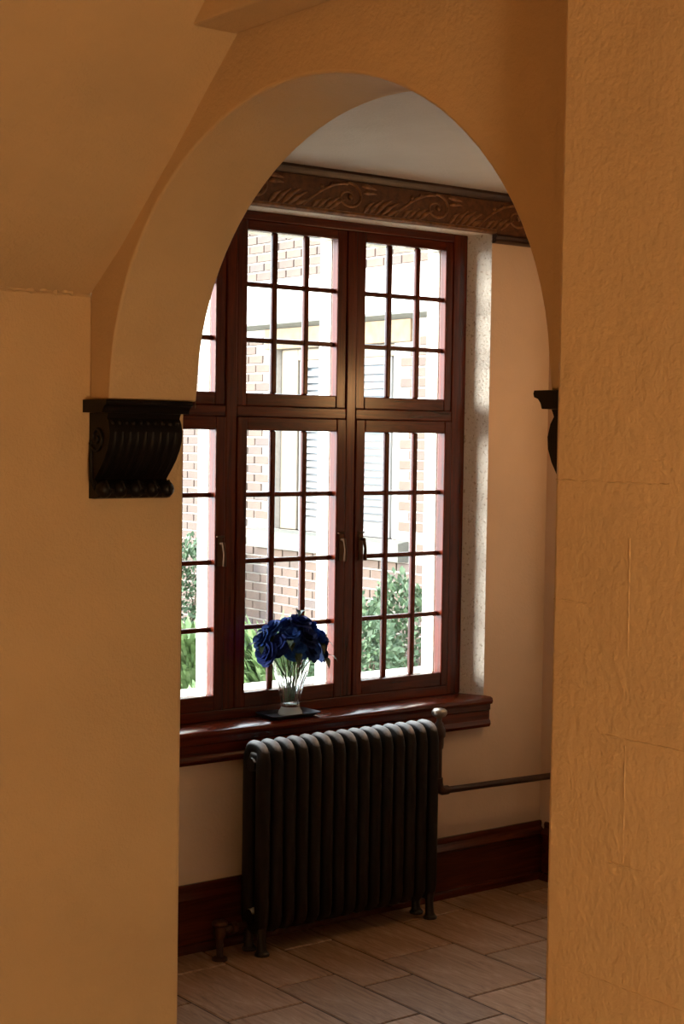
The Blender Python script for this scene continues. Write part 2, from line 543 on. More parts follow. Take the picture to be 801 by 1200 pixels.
# baseboards
def base_profile(y):
    return [(y, 0), (y, 0.235), (y - 0.010, 0.235), (y - 0.014, 0.226), (y - 0.012, 0.212), (y - 0.024, 0.200), (y - 0.030, 0.188), (y - 0.026, 0.178),
            (y - 0.022, 0.172), (y - 0.022, 0.03), (y - 0.030, 0.028), (y - 0.037, 0.018), (y - 0.038, 0)]
bb = MB().prism(base_profile(YW), 'X', 2.09, XR)
o = part('baseboard_window', bb, M['base_x'], smooth=40)
structure(o, 'dark red-brown moulded baseboard under the window wall', 'baseboard')
bb = MB()
bb.prism([(-a + YW + XR - 0.0 - 0.0, z) for a, z in [(YW + 2 * 0, 0)]] if False else [(XR, 0), (XR - 0.038, 0), (XR - 0.037, 0.018), (XR - 0.030, 0.028), (XR - 0.022, 0.03), (XR - 0.022, 0.172), (XR - 0.030, 0.188), (XR - 0.024, 0.2), (XR - 0.012, 0.212), (XR - 0.014, 0.226), (XR - 0.01, 0.235), (XR, 0.235)], 'X', 0, 1)
bb.v = [(a, -0.2 + t * (YW - 0.04 + 0.2), z) for t, a, z in bb.v]
o = part('baseboard_right', bb, M['base_x'], smooth=40)
structure(o, 'dark moulded baseboard on the right end wall of the bay', 'baseboard')

# ------------------------------------------------------------------ the window
win = empty('window_1', (0, 0, 0))
structure(win, 'mahogany casement window of small panes in the bay', 'window')
SX = [(2.667, 3.067), (3.201, 3.604), (3.738, 4.137)]        # glazed openings
ZU, ZD = (1.955, 2.537), (0.872, 1.820)
fr = MB()
fr.box(FX0, 2.630, YFR, 4.842, ZSILL, ZH).box(4.174, FX1, YFR, 4.842, ZSILL, ZH)
part('jamb_post', MB().box(FX0, 2.630, YFR, 4.842, ZSILL, ZH), M['wood_z'], win, bevel=0.004)
part('jamb_post', MB().box(4.174, FX1, YFR, 4.842, ZSILL, ZH), M['wood_z'], win, bevel=0.004)
part('head_rail', MB().box(2.630, 4.174, YFR, 4.842, 2.574, ZH), M['wood_x'], win, bevel=0.003)
part('bottom_rail', MB().box(2.630, 4.174, YFR - 0.004, 4.842, ZSILL, 0.818), M['wood_x'], win, bevel=0.004)
for xa, xb in ((3.110, 3.158), (3.648, 3.694)):
    part('mullion', MB().box(xa, xb, YFR - 0.002, 4.842, 0.818, 2.574), M['wood_z'], win, bevel=0.005)
for xa, xb in ((2.630, 3.110), (3.158, 3.648), (3.694, 4.174)):
    part('transom', MB().box(xa, xb, YFR - 0.001, 4.842, 1.868, 1.908), M['wood_x'], win, bevel=0.004)

def pane_mesh(w, h):
    return MB().box(-w / 2, w / 2, -0.0015, 0.0015, -h / 2, h / 2).mesh('pane', M['pane'])
MW = 0.0225
def sash(xa, xb, gx, gz, z0, z1, rows, yf, label=None):
    """casement frame with its muntins and panes; gx, gz = glazed opening"""
    s = empty('sash', ((xa + xb) / 2, yf, z0))
    s.parent = win
    ox, oy, oz = s.location
    def P(name, x0, x1, y0, y1, a, b, mat, bev=0.004):
        return part(name, MB().box(x0 - ox, x1 - ox, y0 - oy, y1 - oy, a - oz, b - oz), mat, s, bevel=bev)
    yb = 4.824
    P('stile', xa, gx[0], yf, yb, z0, z1, M['wood_z']); P('stile', gx[1], xb, yf, yb, z0, z1, M['wood_z'])
    P('rail', gx[0], gx[1], yf + .0005, yb, z0, gz[0], M['wood_x']); P('rail', gx[0], gx[1], yf + .0005, yb, gz[1], z1, M['wood_x'])
    W, H = gx[1] - gx[0], gz[1] - gz[0]
    mz = 0.018
    pw = (W - 2 * MW) / 3
    ph = (H - (rows - 1) * mz) / rows
    for i in (1, 2):
        x0 = gx[0] + i * pw + (i - 1) * MW
        P('muntin', x0, x0 + MW, 4.803, 4.822, gz[0], gz[1], M['wood_z'], 0.005)
    for j in range(1, rows):
        zz = gz[0] + j * ph + (j - 1) * mz
        P('muntin', gx[0], gx[1], 4.8045, 4.8215, zz, zz + mz, M['wood_x'], 0.004)
    me = pane_mesh(pw + 0.004, ph + 0.004)
    for i in range(3):
        for j in range(rows):
            link('pane', me, s, (gx[0] + i * (pw + MW) + pw / 2 - ox, 4.8155 - oy, gz[0] + j * (ph + mz) + ph / 2 - oz))
    return s

SB = [(2.630, 3.110), (3.158, 3.648), (3.694, 4.174)]
low = []
for (gx, (xa, xb)) in zip(SX, SB):
    sash(xa, xb, gx, ZU, 1.908, 2.574, 3, YFR + 0.003)
    low.append(sash(xa, xb, gx, ZD, 0.818, 1.868, 4, YFR - 0.006))
def handle(s, x, z, mat):
    ox, oy, oz = s.location
    h = MB()
    y = YFR - 0.006
    h.box(x - .010, x + .010, y - .003, y, z - .05, z + .05)
    h.tube([(x, y, z + .03), (x, y - .022, z + .03)], .006, 8)
    h.tube([(x, y - .022, z + .034), (x + .004, y - .026, z - .005), (x + .006, y - .022, z - .05)], [.0065, .0055, .0075], 8)
    h.tube([(x - .016, y - .004, z + .055), (x + .016, y - .004, z + .055)], .003, 6)
    h.v = [(a - ox, b - oy, c - oz) for a, b, c in h.v]
    o = part('handle', h, mat, s, 45)
    o['label'] = 'small brass espagnolette handle'
handle(low[0], 3.088, 1.385, M['brass'])
handle(low[2], 3.722, 1.385, M['brass'])
handle(low[1], 3.628, 1.385, M['brass'])
# painted stone mullions, jambs and sill outside the glass
for xa, xb in ((3.076, 3.192), (3.613, 3.729)):
    part('stone_mullion', MB().box(xa, xb, 4.8425, 4.915, 0.86, 2.54), M['stone_w'], win, bevel=0.006)
part('stone_jamb', MB().box(4.146, FX1, 4.8425, 4.915, 0.86, 2.54), M['stone_w'], win, bevel=0.006)
part('stone_jamb', MB().box(FX0, 2.658, 4.8425, 4.915, 0.86, 2.54), M['stone_w'], win, bevel=0.006)
part('stone_head', MB().box(FX0, FX1, 4.8425, 4.925, 2.541, ZH), M['stone_w'], win, bevel=0.006)
part('stone_sill', MB().box(FX0, FX1, 4.8425, 5.03, 0.80, 0.859), M['stone_w'], win, bevel=0.006)
# deep moulded inner sill
sp = [(4.842, ZSILL - 0.001), (4.650, ZSILL), (4.640, ZSILL - 0.005), (4.637, ZSILL - 0.016), (4.641, ZSILL - 0.027), (4.652, ZSILL - 0.031), (4.652, ZSILL - 0.050),
      (4.657, ZSILL - 0.056), (4.657, 0.690), (4.651, 0.684), (4.648, 0.672), (4.654, 0.660), (4.668, 0.656), (4.6899, 0.656), (4.6899, 0.66), (4.842, 0.661)]
sm = MB().prism(sp, 'X', 2.49, 4.290)
o = part('sill', sm, M['wood_x'], win, smooth=35)
o['label'] = 'deep moulded mahogany sill board'

# ------------------------------------------------------------------ frieze
fz = part('trim_2', MB().box(2.09, XR, YW - 0.018, YW, ZH + 0.0005, ZC), M['frieze'])
structure(fz, 'carved scrollwork frieze running under the bay ceiling', 'frieze')
yb_ = YW - 0.018
part('upper_moulding', MB().prism([(yb_, ZC), (yb_ - .020, ZC), (yb_ - .022, ZC - .010), (yb_ - .013, ZC - .022), (yb_ - .011, ZC - .031), (yb_, ZC - .033)], 'X', 2.09, XR), M['moulding'], fz, 40)
part('lower_moulding', MB().prism([(yb_, ZH + .0185), (yb_ - .008, ZH + .016), (yb_ - .011, ZH + .006), (yb_ - .002, ZH), (YW, ZH), (YW, ZH - .006), (YW - .016, ZH - .03)][:4] + [(yb_, ZH + .0005)], 'X', 2.09, RX1 - .001), M['gilt'], fz, 40)
lowm = [(YW, ZH), (YW - .024, ZH), (YW - .030, ZH - .008), (YW - .022, ZH - .018), (YW - .026, ZH - .026), (YW - .016, ZH - .033), (YW, ZH - .034)]
part('lower_moulding', MB().prism(lowm, 'X', RX1, XR), M['moulding'], fz, 40)

def arc(cx, cz, r, a0, a1, n, sx=1.0):
    return [(cx + sx * r * math.cos(math.radians(a0 + (a1 - a0) * i / n)), cz + r * math.sin(math.radians(a0 + (a1 - a0) * i / n))) for i in range(n + 1)]
ysurf = yb_ - 0.001
def relief(mb, pts, r0, r1, depth=0.7, mid=None):
    n = len(pts)
    rad = []
    for i in range(n):
        t = i / (n - 1)
        rad.append((r0 * (1 - t) + r1 * t) if mid is None else (r0 + (mid - r0) * min(1, t / .4) if t < .4 else mid + (r1 - mid) * (t - .4) / .6))
    mb.tube([(x, ysurf, z) for x, z in pts], rad, 8, flat=(1, depth, 1))
def scroll_meshes():
    sc_, lf = MB(), []
    # arching stem that rises from the lower left, crests and curls into a small volute
    crest = [(-.205 + .20 * t, -.050 + .098 * math.sin(PI / 2 * t) ** .9) for t in [k / 12 for k in range(13)]]
    curl = []
    for i in range(26):
        t = i / 25
        a = math.radians(90 - 430 * t)
        r = .046 * (1 - t) ** .8 + .006
        curl.append((-.005 + 1.35 * r * math.cos(a) + .012 * t, .002 + r * math.sin(a)))
    relief(sc_, crest, .004, .0062, .6)
    relief(sc_, curl, .0062, .0035, .6)
    sc_.ball((.008, ysurf - .002, .0), (.011, .006, .010), 10, 6)
    spec = [(-.165, -.052, 62, .050), (-.140, -.052, 55, .066), (-.112, -.054, 50, .078), (-.084, -.052, 48, .072),           # fan under the arch
            (.070, -.052, 64, .062), (.094, -.054, 56, .086), (.122, -.054, 50, .098), (.150, -.054, 46, .092), (.178, -.054, 40, .064),   # leaves leaning right
            (-.115, .018, 128, .036), (-.075, .036, 150, .030), (.068, .020, 20, .044), (.060, .046, 5, .050)]
    for bx, bz, ang, ln in spec:
        m = MB()
        pts = []
        for i in range(8):
            t = i / 7
            x = bx + ln * t * math.cos(math.radians(ang)) + .020 * t * t
            z = bz + ln * t * math.sin(math.radians(ang)) - .012 * t * t
            pts.append((x, max(-.060, min(z, .050))))
        relief(m, pts, .003, .002, .6, .0098)
        lf.append(m)
    return sc_, lf
sc_, lf = scroll_meshes()
me_sc = sc_.mesh('scroll', M['gilt'], 60)
me_lf = [m.mesh('leaf', M['gilt'], 60) for m in lf]
for i in range(6):
    x = 2.30 + i * 0.42
    if i == 0: x = 2.30
    xs = 2.32 + i * 0.42 - 0.02
    link('scroll', me_sc, fz, (xs, 0, 2.676))
    for m in me_lf:
        if xs < 4.3 or max(v.co.x for v in m.vertices) + xs < XR - .004:
            link('leaf', m, fz, (xs, 0, 2.676))
fr_ = part('trim_3', MB().box(XR - 0.018, XR, -0.2, YW - 0.042, ZH - 0.033, ZC), M['frieze'], bevel=0.004)
structure(fr_, 'plain run of the dark frieze on the right end wall', 'frieze')

# ------------------------------------------------------------------ corbels
def corbel(label, wall_y, s):
    """carved bracket on a wall at wall_y; s = direction it projects along Y"""
    root = empty('corbel', (XN + 0.10, wall_y, 1.645))
    tag(root, label, 'corbel', 'carved corbels under the arch')
    zb = 1.645
    def pj(prof): return [(s * p, z - zb) for p, z in prof]
    def pr(prof, xa, xb):
        poly = pj(prof)
        if s < 0: poly = poly
        return MB().prism(poly, 'X', xa, xb)
    ab = [(0.0, 1.88), (0.114, 1.88), (0.116, 1.875), (0.114, 1.869), (0.105, 1.866), (0.099, 1.859), (0.096, 1.850), (0.0, 1.850)]
    part('abacus', pr(ab, -0.118, 0.118), M['corbel'], root, 40)
    body = [(0, 1.8495), (0.092, 1.8495), (0.086, 1.838), (0.094, 1.826), (0.100, 1.805), (0.098, 1.785), (0.090, 1.765), (0.074, 1.740), (0.054, 1.718), (0.036, 1.700),
            (0.028, 1.692), (0.034, 1.686), (0.048, 1.680), (0.056, 1.669), (0.055, 1.657), (0.045, 1.648), (0.03, 1.645), (0, 1.645)]
    part('bracket_body', pr(body, -0.100, 0.098), M['corbel'], root, 30)
    fl_ = MB()
    for i in range(9):                                             # reeds that follow the swelling front
        x = -0.084 + i * 0.0205
        path = [(x, s * (p - 0.001), z - zb) for p, z in body[4:10]]
        fl_.tube(path, [.004, .006, .0065, .006, .005, .003], 6)
    part('reeding', fl_, M['corbel'], root, 60)
    bd_ = MB()
    for i in range(10):
        bd_.ball((-0.088 + i * 0.0193, s * 0.090, 1.826 - zb), (.0078, .008, .0078), 8, 6)
    part('bead_row', bd_, M['corbel'], root, 60)
    for i, (x, rr) in enumerate(((-.086, .020), (-.044, .019), (0, .022), (.044, .019), (.084, .020))):
        lb = MB()
        lb.ball((x, s * .048, 1.668 - zb), (rr, .022, .021), 10, 8)
        lb.tube([(x, s * .060, 1.690 - zb), (x + .004, s * .070, 1.672 - zb), (x, s * .052, 1.652 - zb)], [.003, .0055, .003], 6)
        part('leaf_lobe', lb, M['corbel'], root, 60)
    for sx in (-1, 1):                                             # side volutes
        vo = MB()
        pts = []
        for i in range(26):
            t = i / 25
            a = math.radians(200 + 560 * t)
            r = .030 * (1 - t) + .004
            pts.append((sx * .101, s * (.040 + r * math.cos(a)), 1.790 - zb + r * math.sin(a)))
        vo.tube(pts, .0045, 6)
        vo.tube([(sx * .100, s * .012, 1.785 - zb), (sx * .100, s * .010, 1.74 - zb), (sx * .100, s * .014, 1.69 - zb), (sx * .100, s * .030, 1.668 - zb)], [.004, .007, .007, .004], 6)
        part('side_volute', vo, M['corbel'], root, 60)
    return root
corbel('black carved wooden corbel on the left wall, seen whole under the foot of the arch', YL, -1)
corbel('black carved corbel at the right foot of the arch, mostly hidden by the near wall', YR, 1)

# ------------------------------------------------------------------ radiator
rad = empty('radiator', (3.48, 4.545, 0))
tag(rad, 'dark cast-iron column radiator standing below the window sill', 'radiator')
PITCH_X, NSEC = 0.0545, 15
X0 = 3.100 - 3.48
def section_mesh():
    mb = MB()
    hy, zlo, zhi = 0.040, 0.128, 0.668
    path = []
    for i in range(13):
        a = PI * i / 12
        path.append((0, -hy * math.copysign(abs(math.cos(a)) ** .6, math.cos(a)), zhi + 0.052 * math.sin(a) ** .6))
    for i in range(1, 7): path.append((0, hy, zhi - (zhi - zlo) * i / 7))
    for i in range(9):
        a = PI * i / 8
        path.append((0, hy * math.cos(a), zlo - 0.034 * math.sin(a)))
    for i in range(1, 7): path.append((0, -hy, zlo + (zhi - zlo) * i / 7))
    # swept ellipse: wide across the section, deeper front to back
    n = len(path); seg = 12
    vs, fs = [], []
    for i in range(n):
        p = Vector(path[i]); t = (Vector(path[(i + 1) % n]) - Vector(path[i - 1])).normalized()
        side = Vector((1, 0, 0)); nrm = t.cross(side).normalized()
        top = max(0.0, (p.z - zhi) / 0.052)
        for k in range(seg):
            w = 2 * PI * k / seg
            vs.append(p + side * math.cos(w) * (0.0250 - 0.007 * top) + nrm * math.sin(w) * (0.029 - 0.004 * top))
    for i in range(n):
        j = (i + 1) % n
        for k in range(seg):
            l = (k + 1) % seg
            fs.append((i * seg + k, j * seg + k, j * seg + l, i * seg + l))
    mb.add(vs, fs)
    mb.ball((0, 0, zhi + .012), (.021, .045, .034), 12, 8)           # web that fills the top lobe
    mb.ball((0, 0, zlo), (.021, .045, .03), 12, 8)
    for z in (zhi - .005, zlo + .005):                                # hubs
        mb.tube([(-PITCH_X / 2, 0, z), (PITCH_X / 2, 0, z)], .024, 12)
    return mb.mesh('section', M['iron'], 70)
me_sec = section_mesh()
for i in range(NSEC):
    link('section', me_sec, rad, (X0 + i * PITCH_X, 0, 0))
ft = MB()
ft.tube([(0, 0, .115), (0, 0, .06), (0, -.002, .02), (0, -.004, .008)], [.02, .015, .017, .022], 10)
ft.lathe([(.0, 0), (.026, 0), (.027, .006), (.02, .014), (0.0, .016)], (0, -.005, 0), 14)
me_ft = ft.mesh('foot', M['iron_foot'], 60)
for i in (0, NSEC - 1):
    for y in (-.040, .040):
        link('foot', me_ft, rad, (X0 + i * PITCH_X, y, 0))

sp_ = empty('steam_pipe', (3.957, 4.575, 0.455))
tag(sp_, 'brown steam pipe with hand valve between radiator and right end wall', 'pipe')
pm = MB()
pth = [(0, 0, .215), (0, 0, .04), (.004, 0, .015), (.015, 0, .003), (.035, 0, 0), (XR - 3.957, 0, -.012)]
pm.tube(pth, .0135, 12)
part('pipe', pm, M['pipe'], sp_, 60)
el = MB()
el.tube([(0, 0, .052), (0, 0, .030), (.006, 0, .010), (.022, 0, .001), (.048, 0, 0)], [.018, .019, .020, .019, .018], 12)
part('elbow', el, M['pipe'], sp_, 60)
es = MB()
es.tube([(XR - 3.957 - .030, 0, -.012), (XR - 3.957 - .022, 0, -.012), (XR - 3.957 - .006, 0, -.012), (XR - 3.957, 0, -.012)], [.018, .024, .036, .040], 16)
part('wall_flange', es, M['pipe'], sp_, 50)
vb = MB()
vb.lathe([(.0, .165), (.017, .165), (.019, .18), (.019, .205), (.025, .212), (.026, .235), (.021, .245), (.016, .252), (.016, .262), (.010, .268), (.010, .285), (0, .285)], (0, 0, 0), 16)
vb.tube([(0, 0, .222), (-.06, 0, .218)], .015, 12)
part('valve_body', vb, M['pipe'], sp_, 45)
vn = MB().lathe([(.020, 0), (.022, .004), (.022, .016), (.019, .020)], (0, 0, 0), 6)
vn.v = [(-.026 - z, y, .220 + x) for x, y, z in vn.v]
part('union_nut', vn, M['pipe'], sp_, 30)
hw = MB().lathe([(0, .283), (.012, .284), (.024, .290), (.030, .300), (.029, .310), (.022, .317), (.010, .320), (0, .320)], (0, 0, 0), 18)
o = part('handwheel', hw, M['nickel'], sp_, 60)
o['label'] = 'worn metal handwheel'

rv = empty('return_valve', (2.955, 4.545, 0))
tag(rv, 'small brass-topped return valve rising from floor beside the radiator', 'valve')
ri = MB().tube([(0, 0, 0), (0, 0, .085)], .012, 12)
ri.lathe([(0, 0), (.028, 0), (.027, .008), (.016, .013), (0, .013)], (0, 0, 0), 16)
part('riser', ri, M['pipe'], rv, 45)
bo = MB().lathe([(0, .072), (.018, .074), (.022, .09), (.022, .108), (.016, .118), (0, .119)], (0, 0, 0), 14)
bo.tube([(0, 0, .100), (.105, 0, .105)], .012, 12)
part('valve_body', bo, M['brass'], rv, 45)
un = MB().lathe([(.018, 0), (.021, .004), (.021, .02), (.018, .024)], (0, 0, 0), 6)
un.v = [(.045 + z, y, .103 + x) for x, y, z in un.v]
part('union_nut', un, M['brass'], rv, 30)
cp = MB().lathe([(0, .118), (.026, .119), (.029, .126), (.024, .135), (0, .138)], (0, 0, 0), 14)
part('cap', cp, M['brass'], rv, 45)

# ------------------------------------------------------------------ tray, vase, roses
VX, VY = 3.362, 4.718
tr = empty('tray', (3.350, 4.714, ZSILL))
tag(tr, 'small shallow black lacquer tray on the window sill under the vase', 'tray')
tm = MB()
tw, td = .100, .056
def ring(w, d, z, c=.012, n=3):
    pts = []
    for sx, sy, a0 in ((1, 1, 0), (-1, 1, 90), (-1, -1, 180), (1, -1, 270)):
        for i in range(n + 1):
            a = math.radians(a0 + 90 * i / n)
            pts.append((sx * (w - c) + c * math.cos(a), sy * (d - c) + c * math.sin(a), z))
    return pts
rings = [ring(.088, .046, 0), ring(.090, .048, .004), ring(.106, .062, .014), ring(.108, .064, .017), ring(.104, .060, .017), ring(.090, .047, .007), ring(.086, .043, .006)]
nr = len(rings[0])
vs = [p for r in rings for p in r]
fs = [(i * nr + k, i * nr + (k + 1) % nr, (i + 1) * nr + (k + 1) % nr, (i + 1) * nr + k) for i in range(len(rings) - 1) for k in range(nr)]
fs += [tuple(reversed(range(nr))), tuple((len(rings) - 1) * nr + k for k in range(nr))]
part('tray_dish', tm.add(vs, fs), M['tray'], tr, 35)

ZV = ZSILL + .0065
va = empty('vase', (VX, VY, ZV))
tag(va, 'flared cut-glass vase holding blue roses on the sill', 'vase')
outer = [(.0, .030), (.033, .030), (.0335, .045), (.038, .075), (.048, .110), (.059, .145), (.066, .175), (.070, .195)]
inner = [(.0675, .195), (.0630, .172), (.0555, .143), (.0445, .108), (.0345, .076), (.030, .048), (.027, .038), (0, .036)]
vm = MB()
seg = 36
prof = outer + inner
vs, fs = [], []
for r, z in prof:
    for k in range(seg):
        rr = r * (1 + (0.035 if k % 2 else -0.02) * (1 if .02 < z < .16 and (r, z) in outer else 0))
        a = 2 * PI * k / seg
        vs.append((rr * math.cos(a), rr * math.sin(a), z))
for i in range(len(prof) - 1):
    for k in range(seg):
        l = (k + 1) % seg
        fs.append((i * seg + k, i * seg + l, (i + 1) * seg + l, (i + 1) * seg + k))
vm.add(vs, fs)
part('glass_bowl', vm, M['crystal'], va, 20)
vf = MB().lathe([(0, 0), (.043, 0), (.045, .005), (.043, .013), (.037, .021), (.033, .0295), (0, .0295)], (0, 0, 0), 24)
o = part('vase_foot', vf, M['frosted'], va, 30)
o['label'] = 'frosted cut-glass foot'

def rose_mesh(seed, mat):
    r_ = random.Random(seed)
    mb = MB()
    R = .040
    for ringi, (n_, rr, tilt, hgt) in enumerate(((3, .008, 5, .030), (4, .015, 14, .034), (5, .023, 28, .034), (6, .030, 48, .032), (6, .034, 72, .028))):
        for k_ in range(n_):
            a = 2 * PI * (k_ + .37 * ringi) / n_ + r_.uniform(-.15, .15)
            tl = math.radians(tilt + r_.uniform(-6, 8))
            wid = 2 * PI * rr / n_ * .75 + .006
            g = []
            for i in range(4):
                t = i / 3
                for j in range(4):
                    u_ = (j / 3 - .5) * 2
                    ww_ = wid * (math.sin(PI * (.18 + .62 * t)))
                    curl = .006 * t * t * t
                    rad_ = rr * (.35 + .65 * t) + math.sin(tl) * hgt * t * .55 - .004 * u_ * u_ + curl
                    z = math.cos(tl) * hgt * t * 1.05 - .012 + (ringi < 3) * .004 - .003 * u_ * u_ * t - curl * .8
                    tx = u_ * ww_
                    g.append((rad_ * math.cos(a) - tx * math.sin(a), rad_ * math.sin(a) + tx * math.cos(a), z))
            fs_ = [(i * 4 + j, i * 4 + j + 1, i * 4 + j + 5, i * 4 + j + 4) for i in range(3) for j in range(3)]
            mb.add(g, fs_)
    mb.lathe([(0, -.020), (.010, -.018), (.016, -.010), (.012, 0), (0, .004)], (0, 0, 0), 8)
    return mb.mesh('bloom', mat, 180)
rose_me = [rose_mesh(i, M['rose'][i % 3]) for i in range(3)]
def leaf_blade(mb, p, d, ln, w):
    d = Vector(d).normalized()
    s_ = d.cross(Vector((0, 0, 1))).normalized()
    p = Vector(p)
    n_ = s_.cross(d)
    vs_, fs_ = [], []
    for i in range(6):
        t = i / 5
        c = p + d * ln * t + n_ * (.012 * math.sin(PI * t)) - Vector((0, 0, .012 * t * t))
        h = w * math.sin(PI * min(1, .08 + .92 * t)) + .0004
        vs_ += [c - s_ * h, c - n_ * .002, c + s_ * h]
    for i in range(5):
        fs_ += [(3 * i, 3 * i + 1, 3 * i + 4, 3 * i + 3), (3 * i + 1, 3 * i + 2, 3 * i + 5, 3 * i + 4)]
    mb.add(vs_, fs_)
BC = Vector((VX - .012, VY - .018, 1.052))
heads = [((-.035, .010, .066), 'blue rose at the crown of the bouquet, left of its top leaf'),
         ((.020, -.020, .080), 'highest blue rose in the middle of the bouquet'),
         ((.078, .012, .060), 'blue rose at the upper right shoulder of the bouquet'),
         ((-.084, .010, .056), 'bright blue rose at the upper left shoulder of the bouquet'),
         ((-.036, -.046, .036), 'bright blue rose just left of centre, facing the room'),
         ((.030, -.060, .030), 'blue rose at the centre of the bouquet, facing the room'),
         ((.088, -.040, .022), 'dark blue rose right of the bouquet centre, below the right shoulder'),
         ((.132, .004, .006), 'dark blue rose at the far right edge of the bouquet, middle height'),
         ((-.124, .012, .022), 'dark blue rose at the far left edge of the bouquet, middle height'),
         ((-.084, -.036, .004), 'dark blue rose in the lower left of the bouquet, facing the room'),
         ((-.022, -.060, -.012), 'deep blue rose low in the middle, over the left vase lip'),
         ((.046, -.070, -.020), 'deep blue rose low in the middle, over the right vase lip'),
         ((.112, -.036, -.034), 'dark blue rose drooping at the lower right of the bouquet'),
         ((-.126, -.016, -.026), 'dark blue rose drooping at the lower left of the bouquet'),
         ((.018, .030, .050), 'blue rose at the back of the bouquet beside the window')]
for i, (d, lab) in enumerate(heads):
    p = BC + Vector(d)
    ro = empty('blue_rose', p)
    tag(ro, lab, 'flower', 'blue roses in the glass vase')
    b = link('bloom', rose_me[(i * 2 + i // 4) % 3], ro)
    outd = Vector((d[0], d[1] * 1.2, d[2] + .055)).normalized()
    b.rotation_mode = 'QUATERNION'
    b.rotation_quaternion = outd.to_track_quat('Z', 'Y')
    sc1 = .84 + .16 * rnd.random()
    b.scale = (sc1, sc1, sc1)
    a = 2.4 * i
    foot_ = Vector((VX + .017 * math.cos(a), VY + .017 * math.sin(a), ZV + .045 + .004 * (i % 3)))
    neck = Vector((VX + max(-.045, min(.045, d[0] * .36)), VY + max(-.04, min(.04, d[1] * .5)), ZV + .185))
    s_ = MB()
    e_ = p - outd * .016
    pts = []
    for q in range(9):
        t = q / 8
        pts.append((foot_ * (1 - t) ** 2 + (neck * 1.0) * 2 * t * (1 - t) + e_ * t * t) - p)
    s_.tube(pts, .0026, 6)
    part('stem', s_, M['stem'], ro, 60)
    if i % 2 == 0 or i in (1, 3):
        l_ = MB()
        dd = Vector((d[0], d[1], 0)).normalized()
        if i == 1:
            leaf_blade(l_, (0, 0, .012), (-.6, 0, .9), .055, .012); leaf_blade(l_, (0, 0, .012), (.7, -.2, .8), .05, .012)
        else:
            leaf_blade(l_, dd * .012 + Vector((0, 0, -.018)), (dd.x, dd.y, -.25 if i != 3 else .1), .052, .012)
            leaf_blade(l_, Vector((0, -.012, -.02)), (dd.x * .3 - .3, -.6, -.5), .045, .011)
        part('leaf', l_, M['rose_leaf'], ro, 180)

# ------------------------------------------------------------------ outside: brick wing, shrubs, ground
gr = part('ground', MB().box(-2, 16, 4.94, 24, -0.6, -0.35), M['lawn'])
structure(gr, 'pale lawn outside the window', 'ground')
XB = 7.7
bw = empty('brick_building', (XB, 10.5, -0.35))
tag(bw, 'brick wing with shuttered window across the lawn, seen through the panes', 'building')
def bpart(name, mb, mat, smooth=None, bevel=0.0):
    mb.v = [(x - XB, y - 10.5, z + .35) for x, y, z in mb.v]
    return part(name, mb, mat, bw, smooth, bevel)
WY0, WY1, WZ0, WZ1 = 9.45, 11.09, 1.02, 2.53
back = MB()
back.box(XB + .012, XB + .3, 7.0, WY0, -.35, 4.0).box(XB + .012, XB + .3, WY1, 15.0, -.35, 4.0).box(XB + .012, XB + .3, WY0, WY1, -.35, WZ0).box(XB + .012, XB + .3, WY0, WY1, WZ1, 4.0)
bpart('wall_core', back, M['mortar'])
bpart('stone_band', MB().box(XB - .05, XB + .012, 7.0, 15.0, 2.755, 3.085), M['stone_w'], bevel=.01)
bpart('band_moulding', MB().prism([(2.755, XB - .05), (2.735, XB - .075), (2.715, XB - .03), (2.70, XB + .012), (2.755, XB + .012)], 'Y', 7.0, 15.0), M['sillstone'])
bpart('lintel', MB().box(XB - .012, XB + .012, WY0 - .15, WY1 + .15, WZ1, 2.70), M['lintel'], bevel=.004)
bpart('stone_sill', MB().prism([(.86, XB - .09), (.86, XB + .05), (1.02, XB + .15), (1.02, XB + .02), (1.0, XB - .09)][::1], 'Y', 9.31, 11.36), M['sillstone'])
